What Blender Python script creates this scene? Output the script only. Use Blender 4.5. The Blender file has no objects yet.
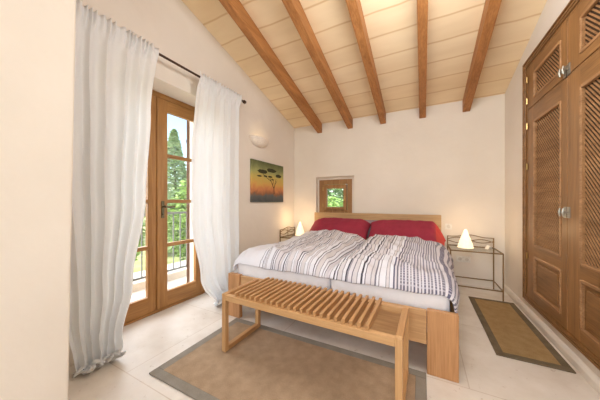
import bpy, bmesh, math, random
from mathutils import Vector, Matrix, noise
random.seed(7)
PI = math.pi
C = bpy.context.scene.collection
SC = bpy.context.scene

# ------------------------------------------------------------------ helpers
def lin(c):
    return c/12.92 if c <= .04045 else ((c+.055)/1.055)**2.4
def rgb(r, g, b):
    return (lin(r/255), lin(g/255), lin(b/255), 1)

def obj(name, bm, mat=None, parent=None, bevel=0, smooth=False, seg=2):
    bmesh.ops.recalc_face_normals(bm, faces=bm.faces)
    me = bpy.data.meshes.new(name)
    bm.to_mesh(me); bm.free()
    o = bpy.data.objects.new(name, me); C.objects.link(o)
    if mat:
        for m in (mat if isinstance(mat, (list, tuple)) else [mat]):
            me.materials.append(m)
    if parent: o.parent = parent
    if smooth:
        for p in me.polygons: p.use_smooth = True
    if bevel:
        b = o.modifiers.new('bevel', 'BEVEL'); b.width = bevel; b.segments = seg; b.limit_method = 'ANGLE'
        b.harden_normals = False
    return o

def tag(o, label=None, cat=None, group=None, kind=None):
    if label: o['label'] = label
    if cat: o['category'] = cat
    if group: o['group'] = group
    if kind: o['kind'] = kind
    return o

def thing(name, label, cat, loc=(0, 0, 0), rz=0, group=None, kind=None):
    o = bpy.data.objects.new(name, None); C.objects.link(o)
    o.empty_display_size = .1
    o.location = loc; o.rotation_euler = (0, 0, rz)
    return tag(o, label, cat, group, kind)

def box(bm, x0, x1, y0, y1, z0, z1, mi=0):
    v = [bm.verts.new(p) for p in ((x0,y0,z0),(x1,y0,z0),(x1,y1,z0),(x0,y1,z0),(x0,y0,z1),(x1,y0,z1),(x1,y1,z1),(x0,y1,z1))]
    for f in ((0,3,2,1),(4,5,6,7),(0,1,5,4),(1,2,6,5),(2,3,7,6),(3,0,4,7)):
        bm.faces.new([v[i] for i in f]).material_index = mi
    return v

def B(*a):
    bm = bmesh.new(); box(bm, *a); return bm

def Bs(*boxes):
    bm = bmesh.new()
    for b in boxes: box(bm, *b)
    return bm

def prism(bm, pts, axis, a0, a1):
    """polygon pts (2D) extruded along axis 'x','y','z' from a0 to a1"""
    def mk(p, a):
        if axis == 'x': return (a, p[0], p[1])
        if axis == 'y': return (p[0], a, p[1])
        return (p[0], p[1], a)
    A = [bm.verts.new(mk(p, a0)) for p in pts]; Z = [bm.verts.new(mk(p, a1)) for p in pts]
    n = len(pts)
    bm.faces.new(A[::-1]); bm.faces.new(Z)
    for i in range(n):
        bm.faces.new((A[i], A[(i+1) % n], Z[(i+1) % n], Z[i]))

def tube(bm, pts, r, n=8, cap=True):
    pts = [Vector(p) for p in pts]
    rings = []
    up = None
    for i, p in enumerate(pts):
        if i == 0: t = pts[1]-p
        elif i == len(pts)-1: t = p-pts[i-1]
        else: t = (pts[i+1]-p).normalized()+(p-pts[i-1]).normalized()
        t.normalize()
        if up is None:
            up = Vector((0, 0, 1)) if abs(t.z) < .9 else Vector((1, 0, 0))
        a = t.cross(up).normalized(); b = a.cross(t).normalized(); up = b
        rr = r[i] if isinstance(r, (list, tuple)) else r
        rings.append([bm.verts.new(p+a*math.cos(2*PI*k/n)*rr+b*math.sin(2*PI*k/n)*rr) for k in range(n)])
    for i in range(len(rings)-1):
        for k in range(n):
            bm.faces.new((rings[i][k], rings[i][(k+1) % n], rings[i+1][(k+1) % n], rings[i+1][k]))
    if cap:
        bm.faces.new(rings[0][::-1]); bm.faces.new(rings[-1])

def lathe(bm, prof, c=(0, 0, 0), n=24):
    rings = []
    for r, z in prof:
        rings.append([bm.verts.new((c[0]+r*math.cos(2*PI*k/n), c[1]+r*math.sin(2*PI*k/n), c[2]+z)) for k in range(n)])
    for i in range(len(rings)-1):
        for k in range(n):
            bm.faces.new((rings[i][k], rings[i][(k+1) % n], rings[i+1][(k+1) % n], rings[i+1][k]))
    bm.faces.new(rings[0][::-1]); bm.faces.new(rings[-1])

def copy_tree(o, parent=None):
    c = o.copy(); C.objects.link(c); c.parent = parent
    for ch in list(o.children): copy_tree(ch, c)
    return c

def fbm(p, o=3):
    s = 0; a = 1; q = Vector(p)
    for _ in range(o):
        s += a*noise.noise(q); q = q*2.03; a *= .5
    return s

# ------------------------------------------------------------------ materials
def new_mat(name):
    m = bpy.data.materials.new(name); m.use_nodes = True
    nt = m.node_tree; nt.nodes.clear()
    out = nt.nodes.new('ShaderNodeOutputMaterial')
    return m, nt, out
def principled(nt, out, color=None, rough=.5, spec=.3):
    p = nt.nodes.new('ShaderNodeBsdfPrincipled')
    if color: p.inputs['Base Color'].default_value = color
    p.inputs['Roughness'].default_value = rough
    p.inputs['Specular IOR Level'].default_value = spec
    nt.links.new(p.outputs[0], out.inputs[0])
    return p
def N(nt, t, **kw):
    n = nt.nodes.new(t)
    for k, v in kw.items():
        if k in n.inputs: n.inputs[k].default_value = v
        else: setattr(n, k, v)
    return n
def coords(nt, scale=(1, 1, 1), kind='Object', loc=(0, 0, 0), rot=(0, 0, 0)):
    tc = nt.nodes.new('ShaderNodeTexCoord'); mp = nt.nodes.new('ShaderNodeMapping')
    mp.inputs['Scale'].default_value = scale; mp.inputs['Location'].default_value = loc
    mp.inputs['Rotation'].default_value = rot
    nt.links.new(tc.outputs[kind], mp.inputs[0]); return mp.outputs[0]
def ramp(nt, fac, stops, interp='LINEAR'):
    r = nt.nodes.new('ShaderNodeValToRGB'); cr = r.color_ramp; cr.interpolation = interp
    while len(cr.elements) < len(stops): cr.elements.new(.5)
    for e, (p, c) in zip(cr.elements, sorted(stops, key=lambda s: s[0])):
        e.position = p; e.color = c
    nt.links.new(fac, r.inputs[0]); return r.outputs[0]
def bump(nt, h, p, strength=.2, dist=.01):
    b = nt.nodes.new('ShaderNodeBump'); b.inputs['Strength'].default_value = strength
    b.inputs['Distance'].default_value = dist
    nt.links.new(h, b.inputs['Height']); nt.links.new(b.outputs[0], p.inputs['Normal'])

def wood(name, dark, light, axis='x', rough=.45, fine=55, knots=.5):
    m, nt, out = new_mat(name); p = principled(nt, out, rough=rough)
    def sc(across, along):
        return {'x': (along, across, across), 'y': (across, along, across), 'z': (across, across, along)}[axis]
    n1 = N(nt, 'ShaderNodeTexNoise', Scale=1.0, Detail=4.0, Roughness=.55, Distortion=.6)
    nt.links.new(coords(nt, sc(14, 1.3)), n1.inputs['Vector'])
    n2 = N(nt, 'ShaderNodeTexNoise', Scale=1.0, Detail=3.0, Roughness=.6)
    nt.links.new(coords(nt, sc(fine*2.2, 5)), n2.inputs['Vector'])
    mx = N(nt, 'ShaderNodeMix', data_type='FLOAT'); mx.inputs[0].default_value = .4
    nt.links.new(n1.outputs[0], mx.inputs[2]); nt.links.new(n2.outputs[0], mx.inputs[3])
    mid = tuple((a+b)/2 for a, b in zip(dark, light))
    col = ramp(nt, mx.outputs[0], [(.36, dark), (.5, mid), (.64, light)])
    nt.links.new(col, p.inputs['Base Color'])
    bump(nt, n2.outputs[0], p, .12, .003)
    return m

def plaster(name, col, col2, b=.25):
    m, nt, out = new_mat(name); p = principled(nt, out, rough=.85, spec=.15)
    v = coords(nt)
    n1 = N(nt, 'ShaderNodeTexNoise', Scale=1.3, Detail=3.0); nt.links.new(v, n1.inputs['Vector'])
    n2 = N(nt, 'ShaderNodeTexNoise', Scale=9.0, Detail=5.0); nt.links.new(v, n2.inputs['Vector'])
    nt.links.new(ramp(nt, n1.outputs[0], [(.35, col), (.65, col2)]), p.inputs['Base Color'])
    bump(nt, n2.outputs[0], p, b, .02)
    return m

M = {}
M['wall'] = plaster('wall_plaster', rgb(232, 224, 213), rgb(238, 231, 221))
M['wall_out'] = plaster('outer_plaster', rgb(225, 214, 196), rgb(238, 230, 216))
M['beam'] = wood('beam_wood', rgb(150, 98, 54), rgb(192, 134, 80), 'y', .5, 40)
M['door'] = wood('door_wood', rgb(138, 94, 50), rgb(176, 128, 76), 'z', .35)
M['door_h'] = wood('door_wood_horizontal', rgb(138, 94, 50), rgb(176, 128, 76), 'y', .35)
M['ward'] = wood('wardrobe_wood', rgb(122, 86, 50), rgb(166, 122, 76), 'z', .38)
M['ward_h'] = wood('wardrobe_wood_horizontal', rgb(116, 82, 48), rgb(160, 118, 74), 'y', .38)
M['ward_lat'] = wood('wardrobe_lattice_wood', rgb(136, 98, 64), rgb(184, 142, 100), 'y', .4)
M['ward_dark'] = wood('wardrobe_inner_wood_gap_shade', rgb(48, 32, 20), rgb(64, 44, 28), 'z', .6)
M['oak'] = wood('bed_oak', rgb(184, 142, 98), rgb(212, 172, 126), 'x', .45)
M['oak_z'] = wood('bed_oak_upright', rgb(166, 118, 76), rgb(202, 154, 108), 'z', .45)
M['head'] = wood('headboard_oak', rgb(182, 146, 102), rgb(208, 174, 130), 'x', .45)
M['bench'] = wood('bench_wood', rgb(188, 144, 96), rgb(214, 174, 126), 'x', .4)
M['bench_y'] = wood('bench_wood_cross', rgb(174, 130, 84), rgb(204, 160, 112), 'y', .4)
M['bench_z'] = wood('bench_wood_upright', rgb(188, 144, 96), rgb(214, 174, 126), 'z', .4)
M['winwood'] = wood('window_wood', rgb(140, 100, 62), rgb(176, 134, 90), 'z', .4)
M['shutter'] = wood('shutter_wood', rgb(92, 66, 48), rgb(124, 92, 70), 'z', .5)

def simple(name, col, rough=.5, metal=0, spec=.3, nscale=40, namt=.08, b=0):
    m, nt, out = new_mat(name); p = principled(nt, out, rough=rough, spec=spec)
    p.inputs['Metallic'].default_value = metal
    n1 = N(nt, 'ShaderNodeTexNoise', Scale=float(nscale), Detail=3.0); nt.links.new(coords(nt), n1.inputs['Vector'])
    d = tuple(c*(1-namt) for c in col[:3])+(1,); l = tuple(min(1, c*(1+namt)) for c in col[:3])+(1,)
    nt.links.new(ramp(nt, n1.outputs[0], [(.3, d), (.7, l)]), p.inputs['Base Color'])
    if b: bump(nt, n1.outputs[0], p, b, .004)
    return m
M['iron'] = simple('bronze_iron', rgb(140, 114, 76), .45, .2)
M['blackiron'] = simple('railing_iron', rgb(120, 122, 118), .5, .0)
M['rod'] = simple('curtain_rod_brown', rgb(70, 48, 34), .45)
M['brass'] = simple('brass', rgb(190, 160, 104), .3, .9)
M['steel'] = simple('pewter', rgb(170, 170, 162), .35, .8)
M['antique'] = simple('antique_metal', rgb(104, 92, 68), .35, .8)
M['mattress'] = simple('white_sheet', rgb(244, 244, 248), .85, nscale=14, namt=.03, b=.25)
M['insert'] = simple('socket_grey', rgb(222, 218, 210), .4)
M['white'] = simple('white_plastic', rgb(240, 238, 232), .4)
M['red'] = simple('red_cotton', rgb(156, 50, 70), .8, nscale=9, namt=.1, b=.35)
M['redor'] = simple('orange_red_cotton', rgb(186, 62, 60), .8, nscale=9, namt=.08, b=.35)
M['lilac'] = simple('grey_cotton', rgb(150, 138, 146), .8)
M['stone'] = simple('sconce_plaster', rgb(240, 230, 218), .85)
M['bark'] = simple('tree_bark', rgb(120, 98, 74), .9, nscale=20, namt=.3)
M['bush'] = simple('bush_leaf', rgb(160, 188, 104), .7, nscale=3, namt=.3)
M['cypress'] = simple('cypress_leaf', rgb(120, 152, 96), .7, nscale=3, namt=.3)
M['olive'] = simple('olive_leaf', rgb(168, 188, 140), .7, nscale=3, namt=.3)
M['grass'] = simple('garden_ground', rgb(168, 172, 112), .9, nscale=2, namt=.25)
M['terrace'] = simple('terrace_stone', rgb(228, 220, 206), .8, nscale=3, namt=.06)

# floor: pale limestone slabs with thin joints, mottling and small pits
def floor_mat():
    m, nt, out = new_mat('limestone_floor'); p = principled(nt, out, rough=.42, spec=.35)
    v = coords(nt, loc=(.42, .03, 0))
    br = N(nt, 'ShaderNodeTexBrick', Scale=1.0); br.offset = .5
    br.inputs['Brick Width'].default_value = 1.35; br.inputs['Row Height'].default_value = .9
    br.inputs['Mortar Size'].default_value = .0035; br.inputs['Mortar Smooth'].default_value = .3
    br.inputs['Color1'].default_value = (1, 1, 1, 1); br.inputs['Color2'].default_value = (.97, .965, .96, 1)
    br.inputs['Mortar'].default_value = (.78, .73, .68, 1)
    nt.links.new(v, br.inputs['Vector'])
    n1 = N(nt, 'ShaderNodeTexNoise', Scale=2.4, Detail=6.0, Roughness=.6); nt.links.new(v, n1.inputs['Vector'])
    base = ramp(nt, n1.outputs[0], [(.3, rgb(206, 196, 184)), (.5, rgb(224, 217, 208)), (.72, rgb(236, 231, 225))])
    n3 = N(nt, 'ShaderNodeTexNoise', Scale=17.0, Detail=5.0, Roughness=.7); nt.links.new(v, n3.inputs['Vector'])
    pits = ramp(nt, n3.outputs[0], [(.62, (1, 1, 1, 1)), (.70, (.74, .69, .64, 1))])
    mu = N(nt, 'ShaderNodeMix', data_type='RGBA', blend_type='MULTIPLY'); mu.inputs[0].default_value = 1
    nt.links.new(base, mu.inputs[6]); nt.links.new(br.outputs[0], mu.inputs[7])
    mu2 = N(nt, 'ShaderNodeMix', data_type='RGBA', blend_type='MULTIPLY'); mu2.inputs[0].default_value = 1
    nt.links.new(mu.outputs[2], mu2.inputs[6]); nt.links.new(pits, mu2.inputs[7])
    nt.links.new(mu2.outputs[2], p.inputs['Base Color'])
    bump(nt, n1.outputs[0], p, .08, .01)
    return m
M['floor'] = floor_mat()

# ceiling: pale wooden boards, seams across the room
def ceiling_mat():
    m, nt, out = new_mat('ceiling_boards'); p = principled(nt, out, rough=.7, spec=.2)
    v = coords(nt, loc=(200.3, -.04, 0))
    # gentle waviness of the seams
    nz = N(nt, 'ShaderNodeTexNoise', Scale=2.2, Detail=2.0); nt.links.new(v, nz.inputs['Vector'])
    ad = N(nt, 'ShaderNodeMix', data_type='RGBA', blend_type='ADD'); ad.inputs[0].default_value = .045
    nt.links.new(v, ad.inputs[6]); nt.links.new(nz.outputs['Color'], ad.inputs[7])
    br = N(nt, 'ShaderNodeTexBrick', Scale=1.0); br.offset = .0; br.offset_frequency = 1
    br.inputs['Brick Width'].default_value = 400; br.inputs['Row Height'].default_value = .262
    br.inputs['Mortar Size'].default_value = .016; br.inputs['Mortar Smooth'].default_value = 1.0
    br.inputs['Color1'].default_value = rgb(253, 234, 200); br.inputs['Color2'].default_value = rgb(250, 228, 190)
    br.inputs['Mortar'].default_value = rgb(228, 198, 152)
    nt.links.new(ad.outputs[2], br.inputs['Vector'])
    n1 = N(nt, 'ShaderNodeTexNoise', Scale=1.0, Detail=4.0)
    nt.links.new(coords(nt, (1.2, 5, 1)), n1.inputs['Vector'])
    t = ramp(nt, n1.outputs[0], [(.3, (.9, .87, .82, 1)), (.65, (1, 1, 1, 1))])
    mu = N(nt, 'ShaderNodeMix', data_type='RGBA', blend_type='MULTIPLY'); mu.inputs[0].default_value = 1
    nt.links.new(br.outputs[0], mu.inputs[6]); nt.links.new(t, mu.inputs[7])
    nt.links.new(mu.outputs[2], p.inputs['Base Color'])
    return m
M['ceiling'] = ceiling_mat()

def rug_mat(name, a, b, scale=220):
    m, nt, out = new_mat(name); p = principled(nt, out, rough=.95, spec=.05)
    v = coords(nt)
    n1 = N(nt, 'ShaderNodeTexNoise', Scale=float(scale), Detail=2.0); nt.links.new(v, n1.inputs['Vector'])
    n2 = N(nt, 'ShaderNodeTexNoise', Scale=14.0, Detail=4.0); nt.links.new(v, n2.inputs['Vector'])
    mx = N(nt, 'ShaderNodeMix', data_type='FLOAT'); mx.inputs[0].default_value = .5
    nt.links.new(n1.outputs[0], mx.inputs[2]); nt.links.new(n2.outputs[0], mx.inputs[3])
    nt.links.new(ramp(nt, mx.outputs[0], [(.36, a), (.64, b)]), p.inputs['Base Color'])
    w = N(nt, 'ShaderNodeTexWave', Scale=60.0, Distortion=.5); nt.links.new(v, w.inputs['Vector'])
    bump(nt, n1.outputs[0], p, .5, .004)
    return m
M['rug'] = rug_mat('sisal_beige', rgb(154, 132, 108), rgb(180, 156, 130))
M['rug_b'] = rug_mat('grey_tape', rgb(136, 130, 120), rgb(152, 146, 136), 300)
M['rug2'] = rug_mat('sisal_golden', rgb(150, 124, 86), rgb(172, 146, 106))
M['rug2_b'] = rug_mat('brown_grey_tape', rgb(104, 92, 74), rgb(124, 112, 92), 300)

def curtain_mat():
    m, nt, out = new_mat('curtain_cotton')
    d = N(nt, 'ShaderNodeBsdfDiffuse'); t = N(nt, 'ShaderNodeBsdfTranslucent')
    w = N(nt, 'ShaderNodeTexNoise', Scale=260.0, Detail=1.0)
    nt.links.new(coords(nt), w.inputs['Vector'])
    c = ramp(nt, w.outputs[0], [(.3, rgb(248, 249, 250)), (.7, rgb(253, 254, 255))])
    nt.links.new(c, d.inputs[0]); nt.links.new(c, t.inputs[0])
    mx = N(nt, 'ShaderNodeMixShader'); mx.inputs[0].default_value = .38
    nt.links.new(d.outputs[0], mx.inputs[1]); nt.links.new(t.outputs[0], mx.inputs[2])
    nt.links.new(mx.outputs[0], out.inputs[0])
    return m
M['curtain'] = curtain_mat()

def glass_mat():
    m, nt, out = new_mat('window_glass')
    t = N(nt, 'ShaderNodeBsdfTransparent'); g = N(nt, 'ShaderNodeBsdfGlossy', Roughness=.02)
    t.inputs[0].default_value = (.97, .98, .97, 1)
    mx = N(nt, 'ShaderNodeMixShader')
    mx.inputs[0].default_value = .05; nt.links.new(t.outputs[0], mx.inputs[1]); nt.links.new(g.outputs[0], mx.inputs[2])
    nt.links.new(mx.outputs[0], out.inputs[0])
    return m
M['glass'] = glass_mat()

def lamp_mat(name, col, strength):
    m, nt, out = new_mat(name)
    e = N(nt, 'ShaderNodeEmission', Strength=strength)
    v = N(nt, 'ShaderNodeTexVoronoi', Scale=26.0); nt.links.new(coords(nt), v.inputs['Vector'])
    c = ramp(nt, v.outputs['Distance'], [(0, tuple(x*.86 for x in col[:3])+(1,)), (.8, col)])
    nt.links.new(c, e.inputs[0])
    d = N(nt, 'ShaderNodeBsdfDiffuse'); d.inputs[0].default_value = (.5, .47, .4, 1)
    ad = N(nt, 'ShaderNodeAddShader')
    nt.links.new(e.outputs[0], ad.inputs[0]); nt.links.new(d.outputs[0], ad.inputs[1])
    nt.links.new(ad.outputs[0], out.inputs[0])
    return m
M['shade'] = lamp_mat('glowing_paper_shade', (1, .80, .50, 1), .95)

# striped duvet: stripes follow the cloth through its UV map (u across the bed)
W_ = rgb(228, 229, 237); K_ = rgb(72, 72, 86); G_ = rgb(158, 156, 166); T_ = rgb(212, 208, 212); L_ = rgb(216, 213, 220); D_ = rgb(120, 118, 132)
def duvet_mat(name, stripes, check=None):
    """stripes: list of (start, colour) with constant interpolation over u; more than 32 are split over two ramps"""
    m, nt, out = new_mat(name); p = principled(nt, out, rough=.85, spec=.1)
    uv = N(nt, 'ShaderNodeTexCoord'); sep = N(nt, 'ShaderNodeSeparateXYZ')
    nt.links.new(uv.outputs['UV'], sep.inputs[0])
    parts = [stripes[i:i+30] for i in range(0, len(stripes), 30)]
    col = None
    for i, st in enumerate(parts):
        r = ramp(nt, sep.outputs[0], st, 'CONSTANT')
        if col is None: col = r
        else:
            gt = N(nt, 'ShaderNodeMath', operation='GREATER_THAN'); gt.inputs[1].default_value = st[0][0]
            nt.links.new(sep.outputs[0], gt.inputs[0])
            mx = N(nt, 'ShaderNodeMix', data_type='RGBA')
            nt.links.new(gt.outputs[0], mx.inputs[0]); nt.links.new(col, mx.inputs[6]); nt.links.new(r, mx.inputs[7])
            col = mx.outputs[2]
    if check:   # pale threads crossing the stripes in one band of the cloth
        w = N(nt, 'ShaderNodeMath', operation='MULTIPLY'); w.inputs[1].default_value = 105
        nt.links.new(sep.outputs[1], w.inputs[0])
        fr = N(nt, 'ShaderNodeMath', operation='FRACT'); nt.links.new(w.outputs[0], fr.inputs[0])
        g1 = N(nt, 'ShaderNodeMath', operation='GREATER_THAN'); g1.inputs[1].default_value = .62
        nt.links.new(fr.outputs[0], g1.inputs[0])
        g2 = N(nt, 'ShaderNodeMath', operation='GREATER_THAN'); g2.inputs[1].default_value = check
        nt.links.new(sep.outputs[0], g2.inputs[0])
        mu = N(nt, 'ShaderNodeMath', operation='MULTIPLY'); nt.links.new(g1.outputs[0], mu.inputs[0]); nt.links.new(g2.outputs[0], mu.inputs[1])
        m3 = N(nt, 'ShaderNodeMath', operation='MULTIPLY'); m3.inputs[1].default_value = .6; nt.links.new(mu.outputs[0], m3.inputs[0])
        mx = N(nt, 'ShaderNodeMix', data_type='RGBA'); nt.links.new(m3.outputs[0], mx.inputs[0])
        nt.links.new(col, mx.inputs[6]); mx.inputs[7].default_value = rgb(206, 204, 216)
        col = mx.outputs[2]
    nt.links.new(col, p.inputs['Base Color'])
    n1 = N(nt, 'ShaderNodeTexNoise', Scale=160.0, Detail=2.0); nt.links.new(uv.outputs['Object'], n1.inputs['Vector'])
    bump(nt, n1.outputs[0], p, .15, .002)
    return m
def stripe_list(spec):
    out = []; u = 0
    for w, c in spec:
        out.append((u, c)); u += w
    return [(a/u, c) for a, c in out]
sp_left = [(38, W_), (.6, G_), (3, W_), (.6, D_), (1, W_), (.6, D_), (1.2, W_), (.8, K_), (1.2, L_), (.6, G_), (5, W_), (1, G_), (1.2, W_), (.8, K_), (1.2, W_),
           (.8, G_), (4, L_), (.6, D_), (2.5, T_), (.6, G_), (2.2, W_), (1.1, K_), (1.4, W_), (.7, K_), (1.2, L_), (.6, G_), (4.2, T_), (.7, D_), (2, W_), (.7, G_),
           (3, L_), (1, K_), (1.3, W_), (1, K_), (1.3, W_), (.6, G_), (3.6, T_), (.6, G_), (2.4, W_), (.7, D_), (1.5, L_), (.7, D_), (4, W_), (1, K_), (1.5, W_),
           (.7, G_), (3.4, T_), (.7, D_), (2.4, W_), (.7, G_), (1.2, W_), (.7, K_), (2, L_)]
sp_right = [(2, L_), (.8, G_), (2.4, W_), (1.1, K_), (1.4, W_), (.8, K_), (3.2, T_), (.7, G_), (2.2, W_), (1.2, K_), (1.2, G_), (2.6, L_), (.6, D_), (3, T_), (.7, G_),
            (2.2, W_), (1.3, K_), (1.5, W_), (.7, D_), (3.4, L_), (.6, G_), (2.2, T_), (1, D_), (1.4, W_), (1, G_), (3.8, W_), (.6, D_), (1.6, T_), (.6, D_), (2.2, W_)]
for k in range(22): sp_right += [(1.0, D_ if k % 3 else rgb(104, 102, 124)), (1.05, L_)]
M['duvet_l'] = duvet_mat('duvet_stripes_window_side', stripe_list(sp_left))
M['duvet_r'] = duvet_mat('duvet_stripes_wardrobe_side', stripe_list(sp_right), .56)

# ------------------------------------------------------------------ room shell
XL, XR, YW, YF = -2.19, .95, 3.97, -1.7
SL = .272; Z0 = 2.565
def cz(y): return Z0 + SL*(YW-y)
XO = -2.74          # outer face of the left wall
st = lambda o: tag(o, kind='structure')

st(obj('floor', B(XO, 1.7, YF-.25, YW+.4, -.12, 0), M['floor']))
bm = bmesh.new(); prism(bm, [(YW+.4, cz(YW+.4)), (YF-.25, cz(YF-.25)), (YF-.25, cz(YF-.25)+.12), (YW+.4, cz(YW+.4)+.12)], 'x', XO, 1.7)
st(obj('ceiling', bm, M['ceiling']))

# left wall with the french door opening
DY0, DY1, DH = .93, 2.10, 2.30
bm = bmesh.new()
prism(bm, [(YF, 0), (DY0, 0), (DY0, cz(DY0)), (YF, cz(YF))], 'x', XO, XL)
prism(bm, [(DY1, 0), (YW, 0), (YW, cz(YW)), (DY1, cz(DY1))], 'x', XO, XL)
prism(bm, [(DY0, DH), (DY1, DH), (DY1, cz(DY1)), (DY0, cz(DY0))], 'x', XO, XL)
bmesh.ops.remove_doubles(bm, verts=bm.verts, dist=.0001)
st(obj('wall_left', bm, M['wall']))
# back wall with small square window opening
WX0, WX1, WZ0, WZ1 = -1.735, -1.035, .93, 1.60
bm = bmesh.new()
for a in ((XL-.3, WX0, 0, 2.62), (WX1, XR+.4, 0, 2.62), (WX0, WX1, 0, WZ0), (WX0, WX1, WZ1, 2.62)):
    box(bm, a[0], a[1], YW, YW+.35, a[2], a[3])
for a in ((WX0, -1.715, WZ0, WZ1), (-1.095, WX1, WZ0, WZ1), (-1.715, -1.095, 1.555, WZ1)):
    box(bm, a[0], a[1], YW+.10, YW+.35, a[2], a[3])
bmesh.ops.remove_doubles(bm, verts=bm.verts, dist=.0001)
for v in bm.verts:
    if v.co.z > 2.6: v.co.z = cz(v.co.y)
st(obj('wall_back', bm, M['wall']))
# right wall with the built-in wardrobe opening
QY0, QY1, QZ0, QZ1 = 1.55, 3.255, .155, 2.575
bm = bmesh.new()
prism(bm, [(YF, 0), (QY0, 0), (QY0, cz(QY0)), (YF, cz(YF))], 'x', XR, XR+.7)
prism(bm, [(QY1, 0), (YW, 0), (YW, cz(YW)), (QY1, cz(QY1))], 'x', XR, XR+.7)
prism(bm, [(QY0, QZ1), (QY1, QZ1), (QY1, cz(QY1)), (QY0, cz(QY0))], 'x', XR, XR+.7)
box(bm, XR, XR+.7, QY0, QY1, 0, QZ0)
st(obj('wall_right', bm, M['wall']))
# low rounded plaster skirting along the right wall
bm = bmesh.new()
prism(bm, [(XR, 0), (XR-.018, 0), (XR-.02, .05), (XR-.012, .075), (XR, .085)], 'y', YF, YW)
st(obj('baseboard_right', bm, M['wall'], bevel=.006))
# projecting wall stub close to the camera on the left
bm = bmesh.new()
zt = cz(.52)+.02
pts = [(-1.612, 0), (-1.47, 3.1), (-1.44, 3.7), (-2.185, 3.7), (-2.185, 0)]
v0 = [bm.verts.new((x, YF, min(z, 9))) for x, z in pts]; v1 = [bm.verts.new((x, .525, min(z, cz(.525)))) for x, z in pts]
for a in v0:
    if a.co.z > 3.6: a.co.z = cz(YF)
bm.faces.new(v0); bm.faces.new(v1[::-1])
for i in range(5): bm.faces.new((v0[i], v0[(i+1) % 5], v1[(i+1) % 5], v1[i]))
st(obj('wall_near', bm, M['wall'], bevel=.012, seg=3))
# wall behind the camera with a wide opening added to let in light
bm = bmesh.new()
for a in ((XL, -1.2, 0, 3.9), (.7, XR+.4, 0, 3.9), (-1.2, .7, 0, .9), (-1.2, .7, 2.9, 3.9)):
    box(bm, a[0], a[1], YF-.25, YF, a[2], a[3])
for v in bm.verts:
    if v.co.z > 3.8: v.co.z = cz(v.co.y)
st(obj('wall_front', bm, M['wall']))

# roof beams
for i, xr in enumerate((-1.615, -1.055, -.520, .040, .577)):
    bm = bmesh.new()
    y0, y1 = YF, YW
    prism(bm, [(y1, cz(y1)-.165), (y1, cz(y1)+.0), (y0, cz(y0)+.0), (y0, cz(y0)-.165)], 'x', xr-.087, xr)
    o = obj('ceiling_beam', bm, M['beam'], bevel=.006)
    st(o); tag(o, ['roof beam nearest the curtained wall', 'second roof beam from the curtained wall', 'middle roof beam over the bed',
         'roof beam between the middle one and the wardrobe one', 'roof beam nearest the wardrobe'][i], 'beam', 'sloping roof beams')

def slab(xa, xb, ys, zs, holes, mi=lambda i, j: 0):
    """one panel with cut-out cells; ys, zs are the grid lines, holes the (i, j) cells left open"""
    bm = bmesh.new(); V = {}
    def v(a, i, j):
        k = (a, i, j)
        if k not in V: V[k] = bm.verts.new(((xa, xb)[a], ys[i], zs[j]))
        return V[k]
    ni, nj = len(ys)-1, len(zs)-1
    solid = lambda i, j: 0 <= i < ni and 0 <= j < nj and (i, j) not in holes
    for i in range(ni):
        for j in range(nj):
            if not solid(i, j): continue
            fs = [(v(0, i, j), v(0, i, j+1), v(0, i+1, j+1), v(0, i+1, j)), (v(1, i, j), v(1, i+1, j), v(1, i+1, j+1), v(1, i, j+1))]
            if not solid(i-1, j): fs.append((v(0, i, j), v(1, i, j), v(1, i, j+1), v(0, i, j+1)))
            if not solid(i+1, j): fs.append((v(0, i+1, j), v(0, i+1, j+1), v(1, i+1, j+1), v(1, i+1, j)))
            if not solid(i, j-1): fs.append((v(0, i, j), v(0, i+1, j), v(1, i+1, j), v(1, i, j)))
            if not solid(i, j+1): fs.append((v(0, i, j+1), v(1, i, j+1), v(1, i+1, j+1), v(0, i+1, j+1)))
            for f in fs: bm.faces.new(f).material_index = mi(i, j)
    return bm
# ------------------------------------------------------------------ french door
dr = thing('door_1', None, None, (0, 0, 0)); tag(dr, kind='structure')
XD = -2.45
bm = Bs((XD-.06, XD, DY0, DY0+.035, 0, DH), (XD-.06, XD, DY1-.035, DY1, 0, DH), (XD-.06, XD+.0, DY0+.035, DY1-.035, DH-.055, DH),
        (XD-.06, XD+.005, DY0+.035, DY1-.035, 0, .022))
obj('door_frame', bm, M['door_h'], dr, bevel=.004)
def leaf(y0, y1, gy0, gy1):
    z0, z1 = .025, 2.244
    xa, xb = XD-.05, XD-.002
    zs = [z0, .185]
    for z in (.684, 1.158, 1.65): zs += [z-.019, z+.019]
    zs += [2.123, z1]
    l = obj('door_leaf', slab(xa, xb, [y0, gy0, gy1, y1], zs, {(1, q) for q in (1, 3, 5, 7)}, lambda i, j: int(i == 1)), [M['door'], M['door_h']], dr, bevel=.005)
    obj('glass_panes', B(XD-.03, XD-.024, gy0, gy1, .185, 2.123), M['glass'], l)
    obj('weather_board', Bs((xa-.02, xa, y0+.02, y1-.02, .05, .1)), M['door_h'], l, bevel=.006)
    return l
l1 = leaf(.967, 1.497, 1.06, 1.40)
l2 = leaf(1.503, 2.063, 1.605, 1.965)
bm = bmesh.new()
box(bm, XD-.002, XD+.006, 1.535, 1.565, .98, 1.16)
tube(bm, [(XD+.004, 1.55, 1.10), (XD+.045, 1.55, 1.10)], .009)
tube(bm, [(XD+.045, 1.55, 1.10), (XD+.05, 1.60, 1.095), (XD+.047, 1.66, 1.10)], [.011, .010, .008])
tube(bm, [(XD+.004, 1.55, 1.02), (XD+.02, 1.55, 1.02)], .008)
obj('door_handle', bm, M['antique'], dr, smooth=False)
bm = bmesh.new(); box(bm, XD-.001, XD+.012, 1.484, 1.516, .03, 2.24)
obj('cover_strip', bm, M['door'], dr, bevel=.004)

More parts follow.
